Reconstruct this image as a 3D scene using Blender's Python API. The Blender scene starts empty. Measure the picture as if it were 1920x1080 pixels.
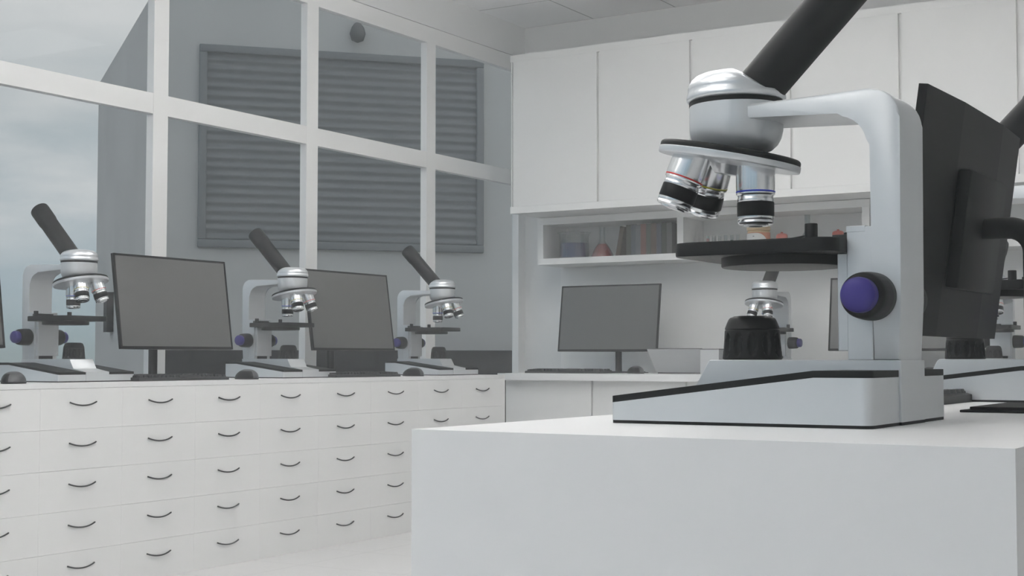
import bpy, bmesh, math, random
from mathutils import Matrix, Vector
PI = math.pi
random.seed(4)
sc = bpy.context.scene
COL = sc.collection
# ------------------------------------------------------------------ materials
def mat(name, col, rough=0.5, metal=0.0, spec=0.5, emis=None, estr=0.0, noise=0.0, nscale=8.0, bump=0.0):
    m = bpy.data.materials.new(name); m.use_nodes = True
    nt = m.node_tree; b = nt.nodes['Principled BSDF']
    b.inputs['Base Color'].default_value = (*col, 1)
    b.inputs['Roughness'].default_value = rough
    b.inputs['Metallic'].default_value = metal
    b.inputs['Specular IOR Level'].default_value = spec
    if emis:
        b.inputs['Emission Color'].default_value = (*emis, 1)
        b.inputs['Emission Strength'].default_value = estr
    if noise or bump:
        tc = nt.nodes.new('ShaderNodeTexCoord'); n = nt.nodes.new('ShaderNodeTexNoise')
        n.inputs['Scale'].default_value = nscale; n.inputs['Detail'].default_value = 4
        nt.links.new(tc.outputs['Object'], n.inputs['Vector'])
        if noise:
            r = nt.nodes.new('ShaderNodeValToRGB')
            r.color_ramp.elements[0].position = 0.3; r.color_ramp.elements[1].position = 0.7
            r.color_ramp.elements[0].color = (*[c * (1 - noise) for c in col], 1)
            r.color_ramp.elements[1].color = (*[min(1, c * (1 + noise)) for c in col], 1)
            nt.links.new(n.outputs['Fac'], r.inputs['Fac']); nt.links.new(r.outputs['Color'], b.inputs['Base Color'])
        if bump:
            bp = nt.nodes.new('ShaderNodeBump'); bp.inputs['Strength'].default_value = bump
            bp.inputs['Distance'].default_value = 0.01
            nt.links.new(n.outputs['Fac'], bp.inputs['Height']); nt.links.new(bp.outputs['Normal'], b.inputs['Normal'])
    return m

M = dict(
    wall=mat('wall_paint', (.74, .745, .74), .8, noise=.015, nscale=3),
    white=mat('white_laminate', (.80, .80, .79), .45, noise=.008, nscale=5),
    worktop=mat('white_worktop', (.80, .80, .80), .38, noise=.008, nscale=5),
    frame=mat('white_window_frame', (.78, .78, .77), .5),
    dark=mat('dark_handle', (.02, .022, .021), .5),
    silver=mat('silver_paint', (.63, .65, .665), .36, .45),
    silverplate=mat('silver_plate', (.72, .74, .76), .3, .75),
    chrome=mat('polished_chrome', (.82, .83, .84), .21, 1.0),
    black=mat('black_plastic', (.004, .0045, .005), .5, spec=.25),
    blackrub=mat('black_rubber', (.003, .0034, .0038), .45, spec=.22),
    blackstrip=mat('black_trim', (.006, .0072, .008), .55, spec=.2),
    purple=mat('purple_cap', (.034, .025, .185), .45, spec=.3),
    red=mat('red_ring', (.60, .02, .02), .4), yellow=mat('yellow_ring', (.45, .40, .02), .4), blue=mat('blue_ring', (.01, .04, .60), .4),
    lens=mat('lens_glass', (.05, .06, .08), .05, spec=.8),
    screen=mat('monitor_screen', (.105, .105, .105), .32, spec=.6),
    monblack=mat('monitor_plastic', (.0035, .0038, .0042), .5, spec=.18),
    keys=mat('key_plastic', (.022, .023, .024), .5),
    mouseshell=mat('mouse_shell', (.075, .076, .08), .35),
    lapgrey=mat('laptop_aluminium', (.55, .56, .57), .45, .3),
    lapedge=mat('laptop_edge', (.12, .12, .125), .5),
    concrete=mat('outdoor_concrete', (.53, .515, .49), .9, noise=.06, nscale=.7),
    louvre=mat('louvre_metal', (.20, .205, .205), .75),
    plinth=mat('dark_stone', (.008, .008, .0085), .8),
    ground=mat('outdoor_paving', (.30, .30, .30), .9, noise=.1, nscale=.5),
    lampmetal=mat('wall_lamp_metal', (.12, .12, .12), .7),
    labelwhite=mat('paper_label', (.75, .75, .73), .6),
    cream=mat('cream_plastic', (.66, .50, .30), .5),
    orange=mat('orange_print', (.62, .26, .15), .6),
    pillcap=mat('red_cap', (.52, .12, .09), .5),
    ticktext=mat('label_print', (.12, .12, .14), .6),
    paper=mat('book_pages', (.62, .60, .55), .8),
    rack=mat('rack_plastic', (.6, .6, .6), .5),
    slideglass=mat('slide_black', (.015, .016, .017), .3),
)
def glassy(name, tint=(.96, .97, .97), rough=.02, base=.04, edge=.5):
    m = bpy.data.materials.new(name); m.use_nodes = True; nt = m.node_tree
    for n in list(nt.nodes): nt.nodes.remove(n)
    o = nt.nodes.new('ShaderNodeOutputMaterial'); mx = nt.nodes.new('ShaderNodeMixShader')
    t = nt.nodes.new('ShaderNodeBsdfTransparent'); g = nt.nodes.new('ShaderNodeBsdfGlossy')
    t.inputs['Color'].default_value = (*tint, 1); g.inputs['Roughness'].default_value = rough
    lw = nt.nodes.new('ShaderNodeLayerWeight'); lw.inputs['Blend'].default_value = .25
    mr = nt.nodes.new('ShaderNodeMapRange'); mr.inputs['To Min'].default_value = base; mr.inputs['To Max'].default_value = edge
    nt.links.new(lw.outputs['Facing'], mr.inputs['Value']); nt.links.new(mr.outputs['Result'], mx.inputs['Fac'])
    nt.links.new(t.outputs[0], mx.inputs[1]); nt.links.new(g.outputs[0], mx.inputs[2]); nt.links.new(mx.outputs[0], o.inputs['Surface'])
    return m
M['pane'] = glassy('window_glass', (.97, .98, .98), .02, .006, .02)
M['glass'] = glassy('lab_glass', (.90, .92, .92), .03, .05, .55)
M['blueliq'] = mat('blue_liquid', (.075, .085, .20), .3)
M['redliq'] = mat('red_liquid', (.42, .07, .06), .2)
M['greenliq'] = mat('green_liquid', (.07, .10, .07), .2)

def panel_emit(name, col, s):
    m = bpy.data.materials.new(name); m.use_nodes = True; nt = m.node_tree
    b = nt.nodes['Principled BSDF']; b.inputs['Base Color'].default_value = (.8, .8, .8, 1)
    b.inputs['Emission Color'].default_value = (*col, 1); b.inputs['Emission Strength'].default_value = s
    return m
M['lamp'] = panel_emit('fill_diffuser', (1, .99, .975), 2.3)
M['lampup'] = panel_emit('upper_fill_diffuser', (1, .99, .975), 14.0)  # uplight of the added lamps, there to lift the ceiling and upper walls

def tile_mat(name, base, line, size, off, mortar, axis_off=(0, 0)):
    m = bpy.data.materials.new(name); m.use_nodes = True; nt = m.node_tree; b = nt.nodes['Principled BSDF']
    tc = nt.nodes.new('ShaderNodeTexCoord'); mp = nt.nodes.new('ShaderNodeMapping')
    mp.inputs['Location'].default_value = (-off[0], -off[1], 0)
    br = nt.nodes.new('ShaderNodeTexBrick'); br.offset = 0; br.squash = 1
    br.inputs['Scale'].default_value = 1; br.inputs['Brick Width'].default_value = size[0]; br.inputs['Row Height'].default_value = size[1]
    br.inputs['Mortar Size'].default_value = mortar; br.inputs['Mortar Smooth'].default_value = .1
    br.inputs['Color1'].default_value = (*base, 1); br.inputs['Color2'].default_value = (*[c * .99 for c in base], 1); br.inputs['Mortar'].default_value = (*line, 1)
    nt.links.new(tc.outputs['Object'], mp.inputs['Vector']); nt.links.new(mp.outputs['Vector'], br.inputs['Vector'])
    nt.links.new(br.outputs['Color'], b.inputs['Base Color'])
    return m, b
M['floor'], fb = tile_mat('floor_tiles', (.66, .655, .655), (.55, .545, .545), (.6, .52), (-4.53, 5.93), .004)
fb.inputs['Roughness'].default_value = .35
M['ceil'], cb = tile_mat('ceiling_tiles', (.90, .90, .90), (.42, .42, .42), (.68, .66), (-5.05, 8.72), .005)
cb.inputs['Roughness'].default_value = .9

# ------------------------------------------------------------------ mesh helpers
def box(bm, x0, x1, y0, y1, z0, z1, bev=0, seg=1, mtx=None):
    r = bmesh.ops.create_cube(bm, size=1)['verts']
    for v in r:
        v.co = Vector(((x0 + x1) / 2 + v.co.x * (x1 - x0), (y0 + y1) / 2 + v.co.y * (y1 - y0), (z0 + z1) / 2 + v.co.z * (z1 - z0)))
    if bev:
        es = list({e for v in r for e in v.link_edges})
        q = bmesh.ops.bevel(bm, geom=es, offset=bev, segments=seg, profile=.5, affect='EDGES')
        r = list({v for f in q['faces'] for v in f.verts} | {v for v in r if v.is_valid})
    if mtx:
        for v in r: v.co = mtx @ v.co
    return r
def prism(bm, pts, a, b, plane='xz', bev=0, seg=1, mtx=None):
    """polygon pts in a plane, extruded from a to b along the third axis"""
    def P(p, t): return {'xz': (p[0], t, p[1]), 'xy': (p[0], p[1], t), 'yz': (t, p[0], p[1])}[plane]
    v0 = [bm.verts.new(P(p, a)) for p in pts]; v1 = [bm.verts.new(P(p, b)) for p in pts]
    fs = [bm.faces.new(v0), bm.faces.new(v1[::-1])]
    n = len(pts)
    for i in range(n): fs.append(bm.faces.new((v0[i], v1[i], v1[(i + 1) % n], v0[(i + 1) % n])))
    vs = v0 + v1
    if bev:
        es = list({e for f in fs[:2] for e in f.edges})
        q = bmesh.ops.bevel(bm, geom=es, offset=bev, segments=seg, profile=.5, affect='EDGES')
        vs = list({v for f in q['faces'] for v in f.verts} | {v for v in vs if v.is_valid})
    if mtx:
        for v in vs: v.co = mtx @ v.co
    return vs
def lathe(bm, prof, seg=48, mtx=None, rfun=None):
    """profile [(r, z)...] turned round z"""
    rings = []; allv = []
    for (r, z) in prof:
        if r < 1e-6:
            v = bm.verts.new((0, 0, z)); rings.append([v]); allv.append(v); continue
        ring = []
        for i in range(seg):
            t = 2 * PI * i / seg
            rr = rfun(r, z, t) if rfun else r
            v = bm.verts.new((rr * math.cos(t), rr * math.sin(t), z)); ring.append(v); allv.append(v)
        rings.append(ring)
    for a, b in zip(rings, rings[1:]):
        if len(a) == 1 and len(b) == 1: continue
        for i in range(seg):
            j = (i + 1) % seg
            if len(a) == 1: bm.faces.new((a[0], b[i], b[j]))
            elif len(b) == 1: bm.faces.new((a[i], a[j], b[0]))
            else: bm.faces.new((a[i], a[j], b[j], b[i]))
    if len(rings[0]) > 1: bm.faces.new(rings[0][::-1])
    if len(rings[-1]) > 1: bm.faces.new(rings[-1])
    if mtx:
        for v in allv: v.co = mtx @ v.co
    return allv
def tube(bm, path, r, seg=16, cap=True):
    pts = [Vector(p) for p in path]; rings = []
    up = None
    for i, p in enumerate(pts):
        d = (pts[min(i + 1, len(pts) - 1)] - pts[max(i - 1, 0)]).normalized()
        if up is None: up = Vector((0, 0, 1)) if abs(d.z) < .9 else Vector((1, 0, 0))
        s = d.cross(up)
        if s.length < 1e-4: s = d.orthogonal()
        s.normalize(); u = s.cross(d).normalized(); up = u
        rad = r[i] if isinstance(r, (list, tuple)) else r
        rings.append([bm.verts.new(p + rad * (math.cos(2 * PI * k / seg) * s + math.sin(2 * PI * k / seg) * u)) for k in range(seg)])
    for a, b in zip(rings, rings[1:]):
        for k in range(seg): bm.faces.new((a[k], a[(k + 1) % seg], b[(k + 1) % seg], b[k]))
    if cap: bm.faces.new(rings[0][::-1]); bm.faces.new(rings[-1])
def arc(cx, cy, r, a0, a1, n):
    return [(cx + r * math.cos(math.radians(a0 + (a1 - a0) * i / n)), cy + r * math.sin(math.radians(a0 + (a1 - a0) * i / n))) for i in range(n + 1)]
def align(p, d):
    """matrix taking the z axis at the origin to direction d at p"""
    q = Vector((0, 0, 1)).rotation_difference(Vector(d).normalized())
    return Matrix.Translation(Vector(p)) @ q.to_matrix().to_4x4()

def obj(name, bm, m, parent=None, smooth=None, **props):
    bmesh.ops.recalc_face_normals(bm, faces=bm.faces[:])
    me = bpy.data.meshes.new(name)
    if smooth:
        lim = math.radians(smooth)
        for f in bm.faces: f.smooth = True
        for e in bm.edges:
            if len(e.link_faces) == 2 and e.calc_face_angle(0) > lim: e.smooth = False
    bm.to_mesh(me); bm.free()
    for mm in (m if isinstance(m, (list, tuple)) else [m]): me.materials.append(M[mm])
    o = bpy.data.objects.new(name, me); COL.objects.link(o)
    if parent: o.parent = parent
    for k, v in props.items(): o[k] = v
    return o
def B(*a, **k):
    bm = bmesh.new(); box(bm, *a, **k); return bm
def thing(name, label, cat, loc=(0, 0, 0), rotz=0, group=None):
    o = bpy.data.objects.new(name, None); COL.objects.link(o); o.empty_display_size = .05
    o.location = loc; o.rotation_euler = (0, 0, rotz); o['label'] = label; o['category'] = cat
    if group: o['group'] = group
    return o
def tag(o, label, cat, group=None):
    o['label'] = label; o['category'] = cat
    if group: o['group'] = group
    return o
def dup(root, loc, rotz, label):
    r = root.copy(); COL.objects.link(r); r.location = loc; r.rotation_euler = (0, 0, rotz); r['label'] = label
    for ch in list(root.children):
        c = ch.copy(); COL.objects.link(c); c.parent = r
        for g in ch.children:
            d = g.copy(); COL.objects.link(d); d.parent = c
    return r
def struct(name, bm, m, parent=None, smooth=None):
    o = obj(name, bm, m, parent, smooth)
    if not parent: o['kind'] = 'structure'
    return o
def sempty(name):
    o = bpy.data.objects.new(name, None); COL.objects.link(o); o['kind'] = 'structure'; return o

# ------------------------------------------------------------------ room shell
XL, XR, YF, YB, ZC = -5.65, 2.6, -2.6, 9.38, 3.566
struct('floor', B(XL - .12, XR + .15, YF - .15, YB + .15, -.12, 0), 'floor')
struct('ceiling', B(XL - .12, XR + .15, YF - .15, YB + .15, ZC, ZC + .12), 'ceil')
struct('wall_back', B(XL - .12, XR + .15, YB, YB + .15, 0, ZC), 'wall')
struct('wall_right', B(XR, XR + .15, YF - .15, YB, 0, ZC), 'wall')
bm = bmesh.new()   # left wall: band above the window, low wall under it, and the strip by the corner
box(bm, XL - .12, XL, YF - .15, YB, 3.322, ZC); box(bm, XL - .12, XL, YF - .15, YB, 0, .42)
struct('wall_left', bm, 'wall')
bm = bmesh.new()   # front wall behind the viewer, with a wide window opening
box(bm, XL, XR, YF - .15, YF, 0, .55); box(bm, XL, XR, YF - .15, YF, 3.1, ZC)
box(bm, XL, XL + .5, YF - .15, YF, .55, 3.1); box(bm, XR - .5, XR, YF - .15, YF, .55, 3.1)
struct('wall_front', bm, 'wall')
# the big left window
w = sempty('window_1')
posts = [5.539, 6.819, 8.106, 4.259, 2.979, 1.699, .419, -.861, -2.141]
bm = bmesh.new()
hw = {5.539: .054}
for y in posts: box(bm, XL - .05, XL, y - .0545, y + .0545, .50, 3.205)
box(bm, XL - .05, XL, 9.277, YB, .50, 3.205)
bm_all = [bm]
obj('window_post', bm, 'frame', w)
bm = B(XL - .05, XL - .001, YF, YB, 2.326, 2.437); obj('window_transom', bm, 'frame', w)
bm = B(XL - .05, XL - .001, YF, YB, 3.205, 3.318); obj('window_head', bm, 'frame', w)
bm = B(XL - .05, XL - .001, YF, YB, .42, .50); obj('window_sill', bm, 'frame', w)
bm = B(XL - .062, XL - .054, YF, YB, .43, 3.31); obj('window_glass', bm, 'pane', w)
# rear window (behind the viewer)
w2 = sempty('window_2')
bm = bmesh.new()
for x in (-5.12, -3.6, -2.05, -.5, 1.05, 2.07): box(bm, x - .04, x + .04, YF - .09, YF - .03, .58, 3.07)
obj('window_post', bm, 'frame', w2)
bm = bmesh.new(); box(bm, XL + .5, XR - .5, YF - .09, YF - .03, .55, .61); box(bm, XL + .5, XR - .5, YF - .09, YF - .03, 3.04, 3.1); box(bm, XL + .5, XR - .5, YF - .088, YF - .032, 2.32, 2.40)
obj('window_frame', bm, 'frame', w2)
# portals help daylight sampling at the two openings
def portal(name, loc, rot, sx, sy):
    l = bpy.data.lights.new(name, 'AREA'); l.shape = 'RECTANGLE'; l.size = sx; l.size_y = sy; l.cycles.is_portal = True
    o = bpy.data.objects.new(name, l); COL.objects.link(o); o.location = loc; o.rotation_euler = rot
portal('window_1_portal', (XL - .1, (YF + YB) / 2, 1.87), (0, -PI / 2, 0), 2.9, YB - YF)
portal('window_2_portal', ((XL + XR) / 2, YF - .12, 1.82), (PI / 2, 0, 0), XR - XL - 1, 2.55)

# unseen lamps added to brighten room and ceiling, upper and lower diffuser
first = None
for i, (x, y) in enumerate([(x, y) for y in (-1.3, 1.2, 3.7, 6.2) for x in (-3.7, -1.7)]):
    lab = 'flat white lamp added out of view to brighten the room and ceiling'
    if first is None:
        t = thing('added_lamp', lab, 'lamp', (x, y, 3.06), 0, 'added unseen lamps')
        bm = bmesh.new()
        for a in ((-.62, .62, -.32, -.30), (-.62, .62, .30, .32), (-.62, -.60, -.30, .30), (.60, .62, -.30, .30)): box(bm, *a, 0, .05)
        obj('lamp_frame', bm, 'frame', t)
        obj('lower_diffuser', B(-.60, .60, -.30, .30, .006, .012), 'lamp', t)
        obj('upper_diffuser', B(-.60, .60, -.30, .30, .038, .044), 'lampup', t)
        for sx in (-.61, .61):
            bm = bmesh.new(); tube(bm, [(sx, 0, .05), (sx, 0, ZC - 3.061)], .003, 8); obj('hanging_rod', bm, 'frame', t)
        first = t
    else: dup(first, (x, y, 3.06), 0, lab)

# ------------------------------------------------------------------ left window counter with drawers
A, TZ = -4.84, .898
YE = 7.782
struct_top = obj('window_worktop', B(-5.62, A, 2.70, YE, .876, TZ), 'worktop'); tag(struct_top, 'long white worktop running below the window, over the drawer units', 'worktop')
edges = [7.74 - .458 * k for k in range(11)]
dlabels = ['farthest white five-drawer unit of the window row, touching the end panel',
           'white drawer unit second from the far end of the window row',
           'white drawer unit beneath the third microscope base at the window',
           'white drawer unit under the second window keyboard end, fourth from the far end',
           'white drawer unit directly beneath the second window microscope',
           'white drawer unit below the right half of the first window monitor',
           'white drawer unit below the left half of the first window monitor',
           'white drawer unit directly beneath the leftmost window microscope',
           'leftmost white drawer unit, cut by the left edge of the photo',
           'white drawer unit just outside the left edge of the photo']
d0 = None
W = .458
for k in range(10):
    yc = edges[k] - W / 2
    if d0 is None:
        t = thing('drawer_unit', dlabels[k], 'drawer unit', (A, yc, 0), 0, 'drawer units under the window worktop')
        bm = bmesh.new(); box(bm, -.76, -.022, -W / 2, W / 2, 0.0015, .8755)
        obj('carcass', bm, 'white', t)
        for r in range(5):
            z1 = .8745 - .175 * r
            dr = obj('drawer', B(-.02, 0, -W / 2 + .00025, W / 2 - .00025, z1 - .1740, z1), 'white', t)
            bm = bmesh.new(); zc = z1 - .0595
            path = []
            for i in range(13):
                s = -1 + i / 6
                path.append((.004 + .006 * (1 - s * s), s * .0745, zc - .0145 * (1 - abs(s) ** 2.1)))
            tube(bm, path, .0034, 8)
            obj('handle', bm, 'dark', dr, 60)
        d0 = t
    else: dup(d0, (A, yc, 0), 0, dlabels[k])
tag(obj('end_panel', B(-5.6, A - .0005, 7.7405, YE, 0, .8755), 'white'), 'narrow white end panel closing the far end of the drawer row', 'panel')

# ------------------------------------------------------------------ back counter
CB = 8.42
tag(obj('back_worktop', B(-5.30, 2.2, CB, YB - .005, .853, .90), 'worktop'), 'white worktop along the back wall over the low cupboards', 'worktop')
blab = ['white low cupboard at the left end of the back counter, beside the drawer row',
        'white low cupboard second from the left under the back counter',
        'white low cupboard behind the foreground microscope base, third from the left']
b0 = None
for k in range(9):
    x0 = -5.289 + .698 * k
    lab = blab[k] if k < 3 else 'white low cupboard of the back counter hidden behind the island'
    if b0 is None:
        t = thing('low_cupboard', lab, 'cupboard', (x0, 8.50, 0), 0, 'low cupboards of the back counter')
        obj('carcass', B(0, .698, .022, .86, .0015, .8525), 'white', t)
        bm = bmesh.new(); box(bm, 0, .698, 0, .0295, .80, .8525); obj('top_rail', B(0, .698, 0.004, .0215, .8505, .8525), 'white', t); bm.free()
        obj('door', B(.0095, .6885, 0, .0215, .02, .8500), 'white', t); b0 = t
    else: dup(b0, (x0, 8.50, 0), 0, lab)
# back panel
tag(obj('splashback', B(-5.30, 2.2, 9.317, YB - .005, .9005, 1.686), 'white'), 'white panel on the wall between the back worktop and the shelves', 'panel')

# upper cupboards
ulab = ['white wall cupboard at the left end, next to the window', 'white wall cupboard second from the left',
        'white wall cupboard third from the left, behind the black eyepiece tube', 'white wall cupboard fourth from the left, above the silver arm',
        'white wall cupboard fifth from the left, above the black monitor back', 'white wall cupboard at the right edge of the photo']
u0 = None
for k in range(9):
    x0 = -5.289 + .698 * k
    lab = ulab[k] if k < 6 else 'white wall cupboard right of the photo edge'
    if u0 is None:
        t = thing('wall_cupboard', lab, 'cupboard', (x0, 8.593, 2.031), 0, 'wall cupboards')
        obj('carcass', B(0, .698, .0265, YB - 8.593 - .003, .003, 1.134), 'white', t)
        obj('top_rail', B(0, .698, 0, .0263, 1.087, 1.137), 'white', t)
        obj('bottom_rail', B(0, .698, 0, .0263, 0, .049), 'white', t)
        obj('door', B(.0115, .6865, 0, .0263, .0495, 1.0865), 'white', t); u0 = t
    else:
        dup(u0, (x0, 8.593, 2.031), 0, lab)
bm = bmesh.new(); box(bm, -5.301, -5.2895, 8.593, 8.625, 3.118, 3.168); box(bm, -5.301, -5.2895, 8.593, 8.625, 2.031, 2.080); box(bm, -5.297, -5.2895, 8.60, YB - .004, 2.035, 3.165)
tag(obj('side_panel', bm, 'white'), 'thin white side panel on the left end of the wall cupboards', 'panel')

# open shelf units below the wall cupboards
def shelf(name, x0, xs, label):
    """xs: left edges of uprights"""
    t = thing(name, label, 'shelf', (x0, 8.972, 1.687), 0, 'open shelf units under the wall cupboards')
    L = xs[-1] + .050
    obj('top_board', B(0, L, 0, .34, .292, .3435), 'white', t)
    obj('bottom_board', B(0, L, 0, .34, 0, .045), 'white', t)
    obj('back_board', B(.002, L - .002, .341, .402, .001, .3425), 'white', t)
    for x in xs: obj('upright', B(x, x + .048, .0005, .34, .0455, .2915), 'white', t)
    return t
shelf('shelf_unit', -5.30, [0, 1.123, 2.432], 'white open shelf unit holding beaker, books and test tubes')
shelf('shelf_unit', -2.803, [0, 1.28, 2.55], 'white open shelf unit at the right, mostly behind the black monitor')

# ------------------------------------------------------------------ island
t = thing('lab_island', 'white box-shaped island bench carrying the large microscope', 'bench', (-.8135, 3.2, 0))
IX0, IX1, IY0, IY1 = -1.25, -.377, 1.745, 4.75
def isl(z0, z1, ins=0): return B(IX0 + .8135 + ins, IX1 + .8135 - ins, IY0 - 3.2 + ins, IY1 - 3.2 - ins, z0, z1)
obj('plinth', isl(0, .06, .03), 'dark', t)
obj('bench_body', isl(.06, .90), 'worktop', t)

# ------------------------------------------------------------------ microscope
def make_scope(label, loc, rotz):
    """tip of the base along local -x, arm at x = 0, origin on the bench"""
    t = thing('microscope', label, 'microscope', loc, rotz, 'microscopes')
    CR = -.089
    def zt(x):
        return .0765 if x >= CR else .0765 + (x - CR) * (.0765 - .0335) / (.432 + CR)
    def halfw(x): return .211 + (-x) * (.2225 - .211) / .432
    # outline of the whole base
    def outline(y_in=None, ins=0):
        pts = []
        hb, hf = halfw(0) - ins, halfw(-.432) - ins
        rb, rf = .016, .007
        right = arc(-rb - ins, hb - rb, rb, 0, 90, 6) + [(CR, halfw(CR) - ins)] + arc(-.432 + rf + ins, hf - rf, rf, 90, 180, 4)
        if y_in is None:
            left = [(x, -y) for x, y in right[::-1]]
            return right + left
        return right + [(-.432 + ins, y_in), (CR, y_in), (-ins, y_in)]
    def slab(bm, pts, zb, ztf, mtx=None):
        lo = [bm.verts.new((x, y, zb(x))) for x, y in pts]; hi = [bm.verts.new((x, y, ztf(x))) for x, y in pts]
        n = len(pts)
        for i in range(n): bm.faces.new((lo[i], lo[(i + 1) % n], hi[(i + 1) % n], hi[i]))
        for vs in (lo, hi):
            a = [vs[i] for i in range(n) if pts[i][0] >= CR - 1e-6]; b = [vs[i] for i in range(n) if pts[i][0] <= CR + 1e-6]
            bm.faces.new(a); bm.faces.new(b)
    bm = bmesh.new(); slab(bm, outline(), lambda x: .005, zt); obj('base', bm, 'silver', t, 35)
    bm = bmesh.new(); slab(bm, outline(ins=.0004), lambda x: 0, lambda x: .0049); box(bm, -.434, .0032, -.067, .067, 0, .0049)
    obj('base_pad', bm, 'blackstrip', t, 35)
    for s in (1, -1):
        bm = bmesh.new(); slab(bm, [(x, y * s) for x, y in outline(.0688)], lambda x: zt(x) + .0001, lambda x: zt(x) + .0108)
        obj('base_cover', bm, 'blackstrip', t, 35, label='black cover plate')
    bm = bmesh.new()
    prism(bm, [(-.4345, .005), (-.4345, .0455), (-.348, .0595), (-.327, .1)] + arc(-.321, .0985, .005, 150, 90, 3)[1:] + [(.0035, .1035), (.0035, .005)], -.0675, .0675, 'xz', .0012)
    obj('base_block', bm, 'silver', t, 30)
    # arm
    bm = bmesh.new()
    pts = [(.0, .1036), (.004, .2)] + [(.006, .49)] + arc(-.044, .492, .050, 0, 90, 8) + [(-.26, .536), (-.262, .512), (-.115, .5065)] + arc(-.099, .4505, .0555, 88, 0, 8) + [(-.0425, .25), (-.041, .1036)]
    prism(bm, pts, -.0655, .0655, 'xz', .0045, 2)
    obj('arm', bm, 'silver', t, 40)
    # focus block, slider, rail
    obj('focus_block', B(-.083, -.0415, -.0655, .0655, .1036, .319, .0012), 'silver', t)
    obj('block_cap', B(-.0835, -.052, -.066, .02, .3100, .3203, .0008), 'silver', t)
    obj('slide_carriage', B(-.101, -.0834, -.060, .060, .118, .2770, .0015), 'silver', t)
    obj('slide_rail', B(-.0846, -.0834, -.040, .040, .1037, .1178), 'black', t)
    # stage
    def rrect(x0, x1, y0, y1, r, n=6):
        return arc(x1 - r, y1 - r, r, 0, 90, n) + arc(x0 + r, y1 - r, r, 90, 180, n) + arc(x0 + r, y0 + r, r, 180, 270, n) + arc(x1 - r, y0 + r, r, 270, 360, n)
    bm = bmesh.new(); prism(bm, rrect(-.3705, -.0838, -.123, .123, .028), .2775, .3005, 'xy', .0022, 2)
    st = obj('stage', bm, 'black', t, 40)
    bm = bmesh.new(); lathe(bm, [(.097, .2605), (.103, .2612), (.1045, .2632), (.1045, .2774)], 64, Matrix.Translation((-.2165, 0, 0)))
    obj('condenser_ring', bm, 'black', st, 40)
    bm = bmesh.new(); lathe(bm, [(.018, .3006), (.018, .3014), (.013, .3014), (0, .3010)], 32, Matrix.Translation((-.2735, 0, 0)))
    obj('aperture', bm, 'lens', st, 40)
    obj('specimen_holder', B(-.128, -.09, -.005, .085, .3007, .3125, .001), 'slideglass', st)
    for s in (1, -1):
        bm = bmesh.new()
        y = -.095 if s < 0 else .10
        lathe(bm, [(.0100, .3007), (.0104, .303), (.0104, .3235), (.0098, .3245)], 24, Matrix.Translation((-.132, y, 0)))
        pth = []
        for i in range(10):
            u = i / 9
            pth.append((-.138 - .060 * u, y - s * (.010 * math.sin(u * PI) + .035 * u * u), .3055 - .0030 * u))
        tube(bm, pth, .0014, 6)
        obj('stage_clip', bm, 'black', st, 40)
    # illuminator
    def flute(r, z, tt):
        if z < .106 or z > .1525: return r
        k = round(tt / (PI / 6)) * (PI / 6); da = (tt - k) / .150; dz = (z - .1293) / .0208
        q = da * da + dz * dz
        if q >= 1: return r
        return r - .0050 * min(1, (1 - q) * 2.4) ** .8
    prof = [(.0500, .1037), (.0522, .1050), (.0525, .1065)]
    for i in range(1, 33): z = .1065 + (.1535 - .1065) * i / 32; prof.append((.0525 - .0040 * i / 32, z))
    prof += [(.0470, .1550), (.0483, .1565), (.0476, .1590), (.0440, .1680), (.0412, .1735), (.0385, .1760), (.0338, .1772), (.0325, .1785), (.0315, .1787), (.0300, .1765), (0, .1760)]
    bm = bmesh.new(); lathe(bm, [(a * .972, b) for a, b in prof], 144, Matrix.Translation((-.2735, 0, 0)) @ Matrix.Rotation(math.radians(-8), 4, 'Z'), flute)
    obj('illuminator', bm, 'blackrub', t, 50)
    # head
    H = Matrix.Translation((-.300, 0, 0))
    bm = bmesh.new()
    lathe(bm, [(.030, .462), (.050, .4635), (.062, .4685), (.0715, .477), (.0775, .488), (.0805, .500), (.0812, .512), (.0812, .5448)], 80, H)
    hd = obj('head', bm, 'silver', t, 40)
    bm = bmesh.new(); lathe(bm, [(.0805, .5449), (.0818, .5455), (.0818, .5525), (.0805, .5530)], 80, H); obj('head_band', bm, 'blackstrip', hd, 40)
    bm = bmesh.new()
    dome = [(.0815, .5531), (.0848, .5545), (.0862, .558), (.0862, .562), (.0848, .5665), (.0836, .5705), (.0838, .5745), (.0840, .577), (.0822, .5835), (.0780, .5905), (.0710, .597), (.062, .6012), (.050, .6040), (.035, .6053), (.018, .6058), (0, .6060)]
    vs = lathe(bm, dome, 80, H)
    for v in vs:
        lim = .6060 - .70 * (v.co.x + .286)
        if v.co.x > -.30 and v.co.z > .566:
            d = v.co.z - lim
            if d > -.004: v.co.z = lim - .004 * math.exp(-max(0, d + .004) / .004) if d < .03 else lim
            v.co.z = max(v.co.z, .566)
    obj('head_dome', bm, 'silverplate', hd, 50)
    ax = Vector((1, 0, 1)).normalized()
    bm = bmesh.new(); mt = align(Vector((-.2485, 0, .5815)) - ax * .012, ax)
    lathe(bm, [(.0408, 0), (.0408, .235), (.0420, .238), (.0436, .245), (.0440, .322), (.0425, .328), (.034, .329), (.033, .325), (0, .325)], 64, mt)
    et = obj('eyepiece_tube', bm, 'black', t, 40)
    bm = bmesh.new(); lathe(bm, [(.031, .3252), (.028, .3275), (.015, .3295), (0, .330)], 40, mt); obj('eyepiece_lens', bm, 'lens', et, 60)
    # nosepiece
    th = math.radians(11.4)
    c = Vector((-.312, 0, .4615)); dn = Vector((-math.sin(th), 0, -math.cos(th))); e1 = Vector((math.cos(th), 0, -math.sin(th))); ey = Vector((0, 1, 0))
    mt = align(c, dn)
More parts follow.
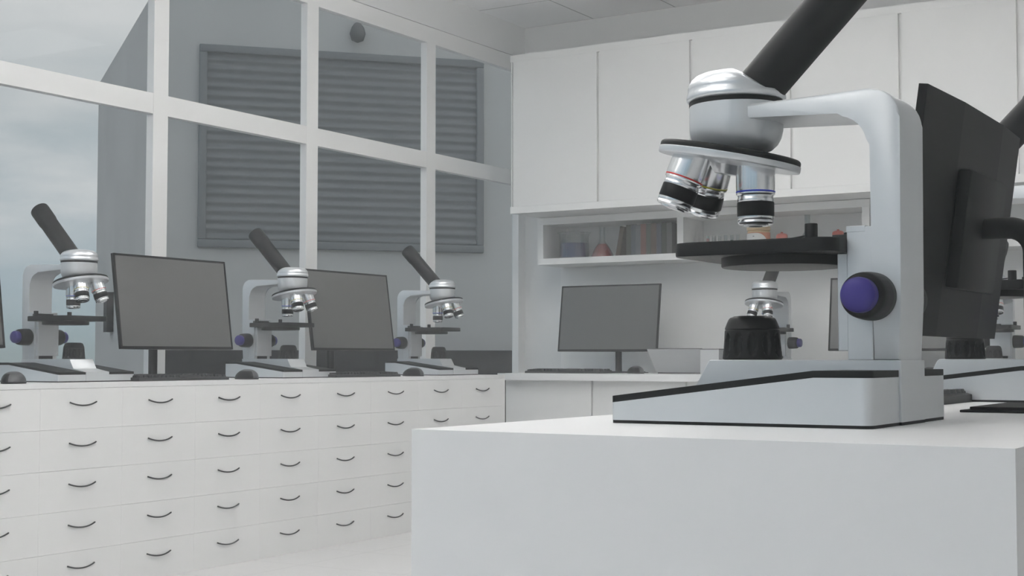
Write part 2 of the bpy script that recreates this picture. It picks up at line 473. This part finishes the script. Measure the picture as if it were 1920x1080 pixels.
    bm = bmesh.new(); lathe(bm, [(.112, -.0085), (.1185, -.0082), (.1215, -.0065), (.1230, -.0035), (.1232, .0022)], 96, mt); npz = obj('nosepiece', bm, 'blackstrip', t, 40)
    bm = bmesh.new(); lathe(bm, [(.1235, .0024), (.1243, .0032), (.1243, .0120), (.1230, .0140), (.1215, .0145), (.100, .0150), (.060, .0160), (.035, .0180), (.022, .034), (.0, .036)], 96, mt)
    obj('nosepiece_plate', bm, 'silverplate', npz, 40, label='silver nosepiece plate')
    for nm, ox, oy, L in (('blue', .0475, 0, .118), ('yellow', -.044, .042, .113), ('red', -.047, -.043, .112)):
        out = (e1 * ox + ey * oy).normalized()
        p = c + e1 * ox + ey * oy; d = (dn * math.cos(th) + out * math.sin(th)).normalized(); mt = align(p, d)
        bm = bmesh.new(); k = L / .118; a = .002
        lathe(bm, [(.0335, .008 * k), (.0335, .0535 * k), (.0330, .0575 * k)], 56, mt)
        lathe(bm, [(.0325, .0600 * k), (.0335, .0606 * k), (.0335, .0630 * k), (.0320, .0645 * k), (.0308, .0655 * k), (.0303, .0690 * k), (.0312, .0705 * k), (.0315, .0740 * k), (.0306, .0765 * k)], 56, mt)
        lathe(bm, [(.0300, .1010 * k), (.0309, .1020 * k), (.0309, .1065 * k), (.0300, .1078 * k), (.0310, .1092 * k), (.0312, .1125 * k), (.0290, .1150 * k), (.0220, .1158 * k), (.0215, .118 * k), (.013, .1182 * k), (.010, .1165 * k), (0, .1165 * k)], 56, mt)
        ob = obj('objective', bm, 'chrome', t, 40, label='chrome objective with a %s ring' % nm)
        bm = bmesh.new(); lathe(bm, [(.0330, .0576 * k), (.0338, .0579 * k), (.0338, .0598 * k), (.0330, .0600 * k)], 56, mt); obj('colour_ring', bm, nm, ob, 40)
        bm = bmesh.new(); lathe(bm, [(.0306, .0766 * k), (.0316, .0770 * k), (.0318, .0790 * k), (.0318, .1000 * k), (.0312, .1009 * k)], 56, mt); obj('grip_band', bm, 'blackrub', ob, 40)
    # focus knobs
    for s in (1, -1):
        mt = align((-.0405, s * .0656, .205), (0, s, 0))
        bm = bmesh.new()
        rid = lambda r, z, tt: r * (1 - .012 * (1 if math.cos(tt * 24) > .8 else 0)) if .004 < z < .050 else r
        lathe(bm, [(.037, 0), (.0388, .002), (.0388, .02), (.0378, .040), (.0368, .051), (.0352, .057), (.032, .0605), (.030, .061)], 96, mt, rid)
        kn = obj('focus_knob', bm, 'blackrub', t, 50)
        bm = bmesh.new(); lathe(bm, [(.0280, .0612), (.0283, .074), (.0276, .080), (.0252, .0838), (.015, .0852), (0, .0854)], 56, mt)
        obj('knob_cap', bm, 'purple', kn, 50, label='purple knob cap')
    return t
s0 = make_scope('large silver microscope standing on the near end of the white island', (-.66, 2.309, .90), 0)
dup(s0, (-.66, 3.76, .90), 0, 'silver microscope on the island half hidden behind the black monitor back')
dup(s0, (-5.42, 4.52, TZ), PI, 'silver microscope on the window worktop, leftmost, in front of the sky')
dup(s0, (-5.42, 6.02, TZ), PI, 'silver microscope between the two window monitors, second from the left')
dup(s0, (-5.42, 7.475, TZ), PI, 'silver microscope at the far end of the window worktop, right of both monitors')
dup(s0, (-3.43, 9.00, .90), PI / 2, 'small silver microscope on the back worktop, seen under the large stage')
dup(s0, (-2.00, 9.00, .90), PI / 2, 'silver microscope on the back worktop behind the island monitor, near right edge')

# ------------------------------------------------------------------ monitor
def make_monitor(label, loc, rotz):
    t = thing('monitor', label, 'monitor', loc, rotz, 'computer monitors')
    tilt = math.radians(8.0)
    T = Matrix.Translation((-.185, 0, .153)) @ Matrix.Rotation(tilt, 4, 'Y')
    Wd, Ht = .39, .470
    bm = bmesh.new()
    prof = [(.0, -Wd), (.014, -Wd), (.027, -.165), (.027, .165), (.014, Wd), (.0, Wd)]
    prism(bm, prof, 0, Ht, 'xy', mtx=T)
    cas = obj('casing', bm, 'monblack', t)
    bm = bmesh.new(); b_ = .0105
    box(bm, -.003, -.0001, -Wd, Wd, 0, .013, mtx=T); box(bm, -.003, -.0001, -Wd, Wd, Ht - b_, Ht, mtx=T)
    box(bm, -.003, -.0001, -Wd, -Wd + b_, .013, Ht - b_, mtx=T); box(bm, -.003, -.0001, Wd - b_, Wd, .013, Ht - b_, mtx=T)
    obj('bezel', bm, 'monblack', cas)
    obj('screen', B(-.0016, -.0002, -Wd + b_, Wd - b_, .013, Ht - b_, mtx=T), 'screen', t)
    bm = bmesh.new(); box(bm, .0272, .054, -.155, .155, .10, .340, .006, 2, mtx=T); obj('back_housing', bm, 'monblack', cas, 40)
    bm = bmesh.new()
    path = [(-.115, 0, .375), (-.06, 0, .375)] + [(-.052 + .052 * math.sin(math.radians(a)), 0, .323 + .052 * math.cos(math.radians(a))) for a in range(10, 91, 10)] + [(0, 0, .2), (0, 0, .011)]
    tube(bm, path, .0225, 24); obj('stand_arm', bm, 'monblack', t, 50)
    bm = bmesh.new(); box(bm, -.11, .11, -.18, .18, 0, .0048, .001); obj('stand_base', bm, 'monblack', t)
    bm = bmesh.new(); box(bm, -.095, .095, -.162, .162, .005, .0108, .001); obj('base_plate', bm, 'monblack', t)
    return t
m0 = make_monitor('black monitor seen from behind on the island, on a curved stand', (-.61, 3.03, .90), 0)
dup(m0, (-5.385, 5.245, TZ), PI, 'grey-screened monitor on the window worktop, right of the leftmost microscope')
dup(m0, (-5.385, 6.685, TZ), PI, 'grey-screened monitor at the window between the second and third microscopes')
dup(m0, (-5.385, 3.79, TZ), PI, 'monitor cut off by the left edge of the photo, only its corner showing')
dup(m0, (-4.641, 8.985, .90), PI / 2, 'grey-screened monitor on the back worktop, below the beaker and books')
dup(m0, (-2.653, 8.985, .90), PI / 2, 'monitor on the back worktop mostly hidden behind the silver arm and black monitor')

# ------------------------------------------------------------------ keyboards and mice
def make_kb(label, loc, rotz):
    t = thing('keyboard', label, 'keyboard', loc, rotz, 'keyboards')
    bm = bmesh.new(); prism(bm, [(-.09, 0), (-.09, .011), (-.084, .015), (.078, .022), (.09, .018), (.09, 0)], -.30, .30, 'xz', .002)
    obj('keyboard_body', bm, 'keys', t)
    bm = bmesh.new()
    for r in range(6):
        x0 = -.078 + r * .0263
        zb = .0155 + (x0 + .08) * .041
        y = -.29
        while y < .285:
            wk = .024 if not (r == 0 and -.14 < y < .02) else .15
            wk = min(wk, .290 - y)
            if r == 5 and (abs(y + .265) < .014 or abs(y + .09) < .014 or abs(y - .06) < .014): y += .0285; continue
            vs = box(bm, x0, x0 + .0225, y, y + wk, zb, zb + .0105)
            for v in vs:
                if v.co.z > zb + .005:
                    v.co.x += .003 if v.co.x < x0 + .011 else -.003
                    v.co.y += .003 if v.co.y < y + wk / 2 else -.003
            y += wk + .0045
    obj('keycaps', bm, 'keys', t, kind='stuff')
    return t
k0 = make_kb('dark keyboard on the window worktop below the first monitor', (-5.02, 5.02, TZ), PI)
dup(k0, (-5.02, 6.47, TZ), PI, 'dark keyboard on the window worktop below the second monitor')
dup(k0, (-.955, 3.29, .90), 0, 'dark keyboard end on the island, glimpsed past the large microscope base')
dup(k0, (-4.88, 8.68, .90), PI / 2, 'dark keyboard on the left end of the back worktop')

def make_mouse(label, loc, rotz):
    """front toward local +x"""
    t = thing('computer_mouse', label, 'mouse', loc, rotz, 'computer mice')
    def shell(bm, s, hk, zmin, ymin=-9, ymax=9, xmin=-9):
        nu, nv = 40, 16; grid = []
        for j in range(nv + 1):
            ph = (PI / 2) * j / nv; row = []
            for i in range(nu):
                a = 2 * PI * i / nu
                x = .086 * math.cos(a) * math.cos(ph) ** .8; y = .050 * math.sin(a) * math.cos(ph) ** .8
                z = .045 * math.sin(ph) * (1 - 4.2 * max(0, x))
                row.append(bm.verts.new((x * s, y * s, z * hk + zmin)))
            grid.append(row)
        for j in range(nv):
            for i in range(nu):
                bm.faces.new((grid[j][i], grid[j][(i + 1) % nu], grid[j + 1][(i + 1) % nu], grid[j + 1][i]))
        bm.faces.new(grid[0][::-1])
        bmesh.ops.remove_doubles(bm, verts=bm.verts, dist=1e-5)
    bm = bmesh.new(); lathe(bm, [(.95, 0), (1, .002), (1, .0055), (.97, .007)], 40, Matrix.Diagonal((.087, .051, 1, 1))); obj('mouse_base', bm, 'black', t, 40)
    bm = bmesh.new(); shell(bm, 1, 1, .007)
    o = obj('mouse_shell', bm, ['mouseshell', 'black'], t, 60)
    for p in o.data.polygons:
        c = p.center
        if c.y > .006 and c.z < .043: p.material_index = 1
    bm = bmesh.new(); lathe(bm, [(.008, -.004), (.010, -.003), (.010, .003), (.008, .004)], 24, align((.045, 0, .035), (0, 1, 0))); obj('scroll_wheel', bm, 'blackrub', t, 40)
    return t
mm0 = make_mouse('dark mouse at the left edge of the window worktop, before the leftmost microscope', (-4.955, 4.03, TZ), PI - .85)
dup(mm0, (-4.955, 5.475, TZ), PI - .35, 'dark mouse on the window worktop before the second microscope')
dup(mm0, (-4.955, 6.93, TZ), PI - .35, 'dark mouse on the window worktop before the third microscope')
dup(mm0, (-4.375, 8.72, .90), PI / 2 + .9, 'dark mouse on the back worktop beside the grey laptop')
dup(mm0, (-2.37, 8.68, .90), PI / 2 + .9, 'dark mouse on the back worktop glimpsed behind the large microscope base')

# laptop seen from its lid side, and a grey box beside it
t = thing('laptop', 'open light grey laptop on the back worktop, lid leaning toward the viewer', 'laptop', (-4.03, 8.75, .90))
obj('laptop_base', B(-.20, .20, .01, .26, .002, .012, .003), 'lapgrey', t)
T = Matrix.Translation((0, 0, .010)) @ Matrix.Rotation(math.radians(43.8), 4, 'X')
ld = obj('laptop_lid', B(-.198, .198, -.004, .0, 0, .214, mtx=T), 'lapgrey', t)
obj('lid_frame', B(-.201, .201, .0002, .005, 0, .217, mtx=T), 'lapedge', ld)
obj('hinge', B(-.19, .19, -.004, .0095, .0005, .0085), 'lapedge', t)
t = thing('storage_box', 'light grey upright box right of the laptop on the back worktop', 'box', (-3.737, 8.56, .90))
obj('box_body', B(-.064, .066, -.05, .05, 0, .160), 'lapgrey', t)
obj('box_lid', B(-.066, .068, -.052, .052, .1602, .1655), 'lapedge', t)

# ------------------------------------------------------------------ things on the shelf
SZ = 1.732
def at(x, y=9.10): return (x, y, SZ)
t = thing('beaker', 'glass beaker half full of blue liquid on the shelf', 'beaker', at(-5.062))
bm = bmesh.new(); lathe(bm, [(.100, 0), (.106, .003), (.107, .012), (.107, .160), (.112, .182), (.122, .188), (.123, .190), (.112, .187), (.1035, .160), (.1035, .006), (0, .006)], 64)
obj('beaker_glass', bm, 'glass', t, 50)
bm = bmesh.new(); lathe(bm, [(.102, .0065), (.1030, .010), (.1030, .112), (0, .112)], 64); obj('blue_liquid', bm, 'blueliq', t, 50)
t = thing('flask', 'glass conical flask with red liquid beside the blue beaker', 'flask', at(-4.829))
bm = bmesh.new(); lathe(bm, [(.078, 0), (.084, .006), (.083, .016), (.050, .078), (.026, .108), (.0195, .122), (.0195, .215), (.0215, .222), (.0175, .221), (.0165, .215), (.0165, .122), (.023, .108), (.047, .077), (.078, .016), (.078, .004), (0, .004)], 48)
obj('flask_glass', bm, 'glass', t, 50)
bm = bmesh.new(); lathe(bm, [(.074, .0045), (.0775, .016), (.0465, .077), (.030, .098), (0, .098)], 48); obj('red_liquid', bm, 'redliq', t, 50)
t = thing('flask', 'narrow-necked glass flask whose neck rises behind the stage clip post', 'flask', at(-3.281))
bm = bmesh.new(); lathe(bm, [(.070, 0), (.076, .006), (.075, .016), (.045, .078), (.026, .108), (.0195, .125), (.0195, .222), (.0215, .229), (.0175, .228), (.0165, .222), (.0165, .122), (.023, .108), (.042, .077), (.070, .016), (.070, .004), (0, .004)], 48)
obj('flask_glass', bm, 'glass', t, 50)
bm = bmesh.new(); lathe(bm, [(.066, .0045), (.0695, .016), (.050, .060), (0, .060)], 48); obj('red_liquid', bm, 'redliq', t, 50)

bookc = [('brown', (.13, .105, .085)), ('olive grey', (.115, .125, .112)), ('slate blue', (.125, .14, .165)), ('pale grey', (.19, .205, .215)), ('dull red', (.235, .135, .125)), ('grey green', (.13, .14, .125)), ('brown', (.165, .13, .115)), ('blue grey', (.125, .135, .165)), ('dark green', (.09, .10, .09)), ('grey', (.165, .17, .17))]
blabs = ['brown book leaning at the left end of the shelf row', 'olive grey book upright right after the leaning brown one', 'slate blue book third from the left in the shelf row',
         'pale grey book between the slate blue and the dull red one', 'dull red book in the middle of the shelf row', 'grey green book right of the dull red one',
         'brown upright book between grey green and blue grey ones', 'blue grey book third from the right end of the row', 'dark green book second from the right end of the row', 'grey book at the right end against the shelf upright']
x = -4.648; widths = [.034, .038, .036, .037, .042, .036, .042, .038, .040, .038]
hts = [.215, .218, .219, .216, .219, .217, .220, .217, .221, .218]
for i, (nm, c) in enumerate(bookc):
    key = 'book%d' % i
    M[key] = mat('book_cover_' + nm.replace(' ', '_'), tuple(v * .72 for v in c), .7, spec=.2)
    wd, hh = widths[i], hts[i]
    if i == 0:
        t = thing('book', blabs[i], 'book', (-4.672, 9.0, SZ), 0, 'books on the open shelf'); R_ = Matrix.Rotation(math.radians(10.5), 4, 'Y')
        t.rotation_euler = (0, math.radians(10.5), 0); x = -4.586
        t.location.z += .0
    else:
        t = thing('book', blabs[i], 'book', (x, 9.0, SZ), 0, 'books on the open shelf'); x += wd + .0012
    bm = bmesh.new()
    box(bm, 0, wd, 0, .004, 0, hh, .0008); box(bm, 0, .0025, .004, .16, 0, hh); box(bm, wd - .0025, wd, .004, .16, 0, hh)
    obj('cover', bm, key, t)
    obj('pages', B(.0026, wd - .0026, .0045, .155, .004, hh - .004), 'paper', t)

t = thing('test_tube_rack', 'pale rack with six test tubes on the shelf, behind the stage', 'rack', at(-3.89))
bm = bmesh.new(); box(bm, -.15, .15, -.025, .025, 0, .006); box(bm, -.15, -.143, -.025, .025, .006, .06)
box(bm, .143, .15, -.025, .025, .006, .06); box(bm, -.143, .143, -.025, .025, .052, .058)
obj('rack_frame', bm, 'rack', t)
tl = ['test tube with reddish liquid, leftmost in the rack', 'empty test tube second from the left in the rack', 'empty test tube third from the left in the rack', 'empty test tube fourth from the left in the rack',
      'test tube with dark green liquid, fifth in the rack', 'empty test tube at the right end of the rack']
for i in range(6):
    xx = -4.002 + .0446 * i
    o = thing('test_tube', tl[i], 'test tube', (xx, 9.10, SZ + .0062), 0, 'test tubes in the rack')
    bm = bmesh.new(); lathe(bm, [(0, 0), (.006, .001), (.0105, .006), (.012, .013), (.012, .110), (.0135, .113), (.0105, .112), (.0105, .013), (.008, .007), (0, .003)], 24)
    obj('tube_glass', bm, 'glass', o, 60)
    if i in (0, 4):
        bm = bmesh.new(); lathe(bm, [(0, .0035), (.0075, .0075), (.0102, .013), (.0102, .095 if i == 0 else .078), (0, .095 if i == 0 else .078)], 24)
        obj('liquid', bm, 'redliq' if i == 0 else 'greenliq', o, 60)

t = thing('jar', 'squat cream jar with white and orange label, behind the objective tip', 'jar', at(-3.627))
bm = bmesh.new(); lathe(bm, [(.072, 0), (.077, .004), (.077, .128), (.070, .138), (.066, .140), (0, .140)], 56); obj('jar_body', bm, 'cream', t, 40)
bm = bmesh.new(); lathe(bm, [(.078, .1405), (.080, .143), (.080, .163), (.077, .166), (0, .166)], 56); obj('jar_lid', bm, 'cream', t, 40)
def label_wrap(bm, r, a0, a1, z0, z1, zt=None, n=24):
    prev = None
    for i in range(n + 1):
        u = i / n; a = math.radians(a0 + (a1 - a0) * u); zz = z1 if zt is None else z0 + (z1 - z0) * zt(u)
        q = [bm.verts.new((rr * math.cos(a), rr * math.sin(a), z)) for rr, z in ((r, z0), (r, zz), (r - .0009, zz), (r - .0009, z0))]
        if prev:
            for k in range(4): bm.faces.new((prev[k], prev[(k + 1) % 4], q[(k + 1) % 4], q[k]))
        else: bm.faces.new(q)
        prev = q
    bm.faces.new(prev[::-1])
bm = bmesh.new(); label_wrap(bm, .0785, 180, 395, .010, .122); obj('orange_label', bm, 'orange', t, 50)
bm = bmesh.new(); label_wrap(bm, .0800, 185, 345, .011, .118, lambda u: 1 if u < .6 else max(.05, math.sqrt(max(0, 1 - ((u - .6) / .4) ** 2)))); obj('white_label', bm, 'labelwhite', t, 50)
bm = bmesh.new(); label_wrap(bm, .0805, 262, 270, .094, .099, n=3); obj('label_print', bm, 'ticktext', t)
for xx, lb in ((-3.461, 'small white bottle with red cap right of the cream jar'), (-3.071, 'small white bottle with red cap near the silver focus block')):
    t = thing('pill_bottle', lb, 'bottle', at(xx), 0, 'small bottles on the shelf')
    bm = bmesh.new(); lathe(bm, [(.034, 0), (.037, .003), (.037, .074), (.034, .077)], 32); obj('bottle_body', bm, 'labelwhite', t, 40)
    bm = bmesh.new(); lathe(bm, [(.0375, .0775), (.0385, .080), (.0385, .096), (.036, .104), (.029, .110), (.018, .113), (.008, .114), (.0075, .122), (0, .1225)], 32); obj('bottle_cap', bm, 'pillcap', t, 50)
# small dish at the right shelf and white cable-free items there
t = thing('petri_dish', 'shallow dark dish on the right-hand shelf, glimpsed above the monitor elbow', 'dish', (-2.02, 9.05, SZ))
bm = bmesh.new(); lathe(bm, [(.05, 0), (.056, .002), (.057, .016), (.054, .016), (.053, .004), (0, .004)], 40); obj('dish', bm, 'lapedge', t, 40)

# ------------------------------------------------------------------ outside
P0 = Vector((-11.7513, 11.5785, 0)); D1 = Vector((.668427, .743778, 0)); D2 = Vector((-.804948, .593345, 0))
bl = thing('building', 'grey concrete building with a large louvred panel, seen through the window', 'building', tuple(P0))
def U(u, s): return D1 * u + D2 * s
F = Matrix(((D1.x, D1.y, 0, 0), (D1.y, -D1.x, 0, 0), (0, 0, 1, 0), (0, 0, 0, 1)))  # x along front, y outwards (towards the room)
bm = bmesh.new()
foot = [Vector((0, 0, 0)), D1 * 12, D1 * 12 + D2 * 7.2, D2 * 7.28]
lo = [bm.verts.new((p.x, p.y, -1.0)) for p in foot]; hi = [bm.verts.new((p.x, p.y, 5.42)) for p in foot]
bm.faces.new(lo); bm.faces.new(hi[::-1])
for i in range(4): bm.faces.new((lo[i], lo[(i + 1) % 4], hi[(i + 1) % 4], hi[i]))
obj('facade', bm, 'concrete', bl)
bm = bmesh.new()
x0, x1, z0, z1, fr = .378, 3.741, 2.262, 4.59, .09
for a in ((x0, x1, z0, z0 + fr), (x0, x1, z1 - fr, z1), (x0, x0 + fr, z0 + fr, z1 - fr), (x1 - fr, x1, z0 + fr, z1 - fr)):
    box(bm, a[0], a[1], .002, .07, a[2], a[3], .012, 2, mtx=F)
lf = obj('louvre_frame', bm, 'louvre', bl, 50)
n = 21; h_ = (z1 - z0 - 2 * fr)
pts = [(.003, z0 + fr)]
for i in range(n * 10 + 1):
    u = i / 10; pts.append((.030 + .014 * math.sin(2 * PI * u) , z0 + fr + h_ * u / n))
pts.append((.003, z1 - fr))
bm = bmesh.new(); prism(bm, pts, x0 + fr, x1 - fr, 'yz', mtx=F); obj('louvre_slats', bm, 'louvre', lf, 60)
bm = bmesh.new(); box(bm, -.02, 11.9, .003, .35, -1.0, 1.093, mtx=F); obj('plinth', bm, 'plinth', bl)
bm = bmesh.new(); lathe(bm, [(.0, -.13), (.07, -.10), (.095, -.02), (.075, .05), (.04, .10), (0, .12)], 24, F @ Matrix.Translation((2.19, .10, 4.83))); obj('wall_lamp', bm, 'lampmetal', bl, 60)
bm = bmesh.new(); box(bm, 4.75, 5.15, -.10, -.001, 1.38, 1.95, mtx=Matrix(((D2.x, D2.y, 0, 0), (D2.y, -D2.x, 0, 0), (0, 0, 1, 0), (0, 0, 0, 1)))); obj('wall_box', bm, 'plinth', bl)
o = obj('ground', B(-60, -5.9, -40, 60, -1.05, -1.0), 'ground'); o['kind'] = 'structure'

# ------------------------------------------------------------------ haze
hz = bpy.data.materials.new('thin_haze'); hz.use_nodes = True; nt = hz.node_tree
nt.nodes.remove(nt.nodes['Principled BSDF'])
vs = nt.nodes.new('ShaderNodeVolumeScatter'); vs.inputs['Color'].default_value = (.97, .985, 1, 1); vs.inputs['Density'].default_value = .0118; vs.inputs['Anisotropy'].default_value = 0
nt.links.new(vs.outputs[0], nt.nodes['Material Output'].inputs['Volume'])
M['haze'] = hz
o = obj('haze', B(XL + .004, XR - .004, YF + .004, YB - .004, .002, ZC - .03), 'haze'); o['kind'] = 'stuff'; o['label'] = 'thin pale haze filling the room'; o['category'] = 'haze'

# ------------------------------------------------------------------ world
wd = bpy.data.worlds.new('sky'); sc.world = wd; wd.use_nodes = True; nt = wd.node_tree
N = nt.nodes; Lk = nt.links
bg = N['Background']; tc = N.new('ShaderNodeTexCoord'); sp = N.new('ShaderNodeSeparateXYZ'); Lk.new(tc.outputs['Generated'], sp.inputs[0])
ramp = N.new('ShaderNodeValToRGB'); mr = N.new('ShaderNodeMapRange'); mr.inputs['From Min'].default_value = -.1; mr.inputs['From Max'].default_value = .4
Lk.new(sp.outputs['Z'], mr.inputs['Value']); Lk.new(mr.outputs['Result'], ramp.inputs['Fac'])
cr = ramp.color_ramp
def el(p, c):
    e = cr.elements.new(p); e.color = (*c, 1)
cr.elements[0].position = 0; cr.elements[0].color = (.27, .31, .31, 1)
cr.elements[1].position = 1; cr.elements[1].color = (.58, .60, .61, 1)
el(.205, (.265, .32, .33)); el(.232, (.29, .36, .385)); el(.30, (.31, .39, .435)); el(.42, (.35, .42, .46)); el(.55, (.45, .49, .51)); el(.72, (.57, .59, .60))
mp = N.new('ShaderNodeMapping'); mp.inputs['Scale'].default_value = (2.6, 2.6, 11)
Lk.new(tc.outputs['Generated'], mp.inputs['Vector'])
ns = N.new('ShaderNodeTexNoise'); ns.inputs['Scale'].default_value = 2.2; ns.inputs['Detail'].default_value = 7; ns.inputs['Roughness'].default_value = .55
Lk.new(mp.outputs[0], ns.inputs['Vector'])
r2 = N.new('ShaderNodeMapRange'); r2.inputs['From Min'].default_value = .42; r2.inputs['From Max'].default_value = .68; r2.inputs['To Max'].default_value = .75
Lk.new(ns.outputs['Fac'], r2.inputs['Value'])
hm = N.new('ShaderNodeMapRange'); hm.inputs['From Min'].default_value = .02; hm.inputs['From Max'].default_value = .10; Lk.new(sp.outputs['Z'], hm.inputs['Value'])
mu = N.new('ShaderNodeMath'); mu.operation = 'MULTIPLY'; Lk.new(r2.outputs['Result'], mu.inputs[0]); Lk.new(hm.outputs['Result'], mu.inputs[1])
mx = N.new('ShaderNodeMixRGB'); mx.inputs['Color2'].default_value = (.63, .64, .645, 1); Lk.new(mu.outputs[0], mx.inputs['Fac']); Lk.new(ramp.outputs['Color'], mx.inputs['Color1'])
# brighter half of the sky toward -y (behind the viewer)
nb = N.new('ShaderNodeMapRange'); nb.inputs['From Min'].default_value = .1; nb.inputs['From Max'].default_value = -.8; nb.inputs['To Min'].default_value = 1; nb.inputs['To Max'].default_value = 1.5
Lk.new(sp.outputs['Y'], nb.inputs['Value'])
nb.inputs['To Min'].default_value = 0; nb.inputs['To Max'].default_value = 1
tn = N.new('ShaderNodeMixRGB'); tn.inputs['Color1'].default_value = (1, 1, 1, 1); tn.inputs['Color2'].default_value = (.92, 1.05, 1.17, 1); Lk.new(nb.outputs['Result'], tn.inputs['Fac'])
vm = N.new('ShaderNodeVectorMath'); vm.operation = 'MULTIPLY'; Lk.new(mx.outputs[0], vm.inputs[0]); Lk.new(tn.outputs[0], vm.inputs[1])
Lk.new(vm.outputs[0], bg.inputs['Color']); bg.inputs['Strength'].default_value = 1.0
wd.cycles.sampling_method = 'AUTOMATIC'

# ------------------------------------------------------------------ camera
cd = bpy.data.cameras.new('camera'); cam = bpy.data.objects.new('camera', cd); COL.objects.link(cam); sc.camera = cam
cd.sensor_width = 36; cd.lens = 2666.7 / 1920 * 36; cd.clip_start = .05; cd.clip_end = 300
cam.location = (0, 0, 1.007); cam.rotation_euler = (math.radians(90 + 2.81), 0, math.radians(31.6))
sc.view_settings.view_transform = 'Standard'; sc.view_settings.look = 'None'; sc.view_settings.gamma = 1; sc.view_settings.exposure = 0
sc.view_settings.use_curve_mapping = False
sc.cycles.max_bounces = 9; sc.cycles.diffuse_bounces = 7; sc.cycles.glossy_bounces = 3; sc.cycles.transmission_bounces = 4; sc.cycles.transparent_max_bounces = 12; sc.cycles.volume_bounces = 1; sc.cycles.use_adaptive_sampling = True; sc.cycles.adaptive_threshold = .03
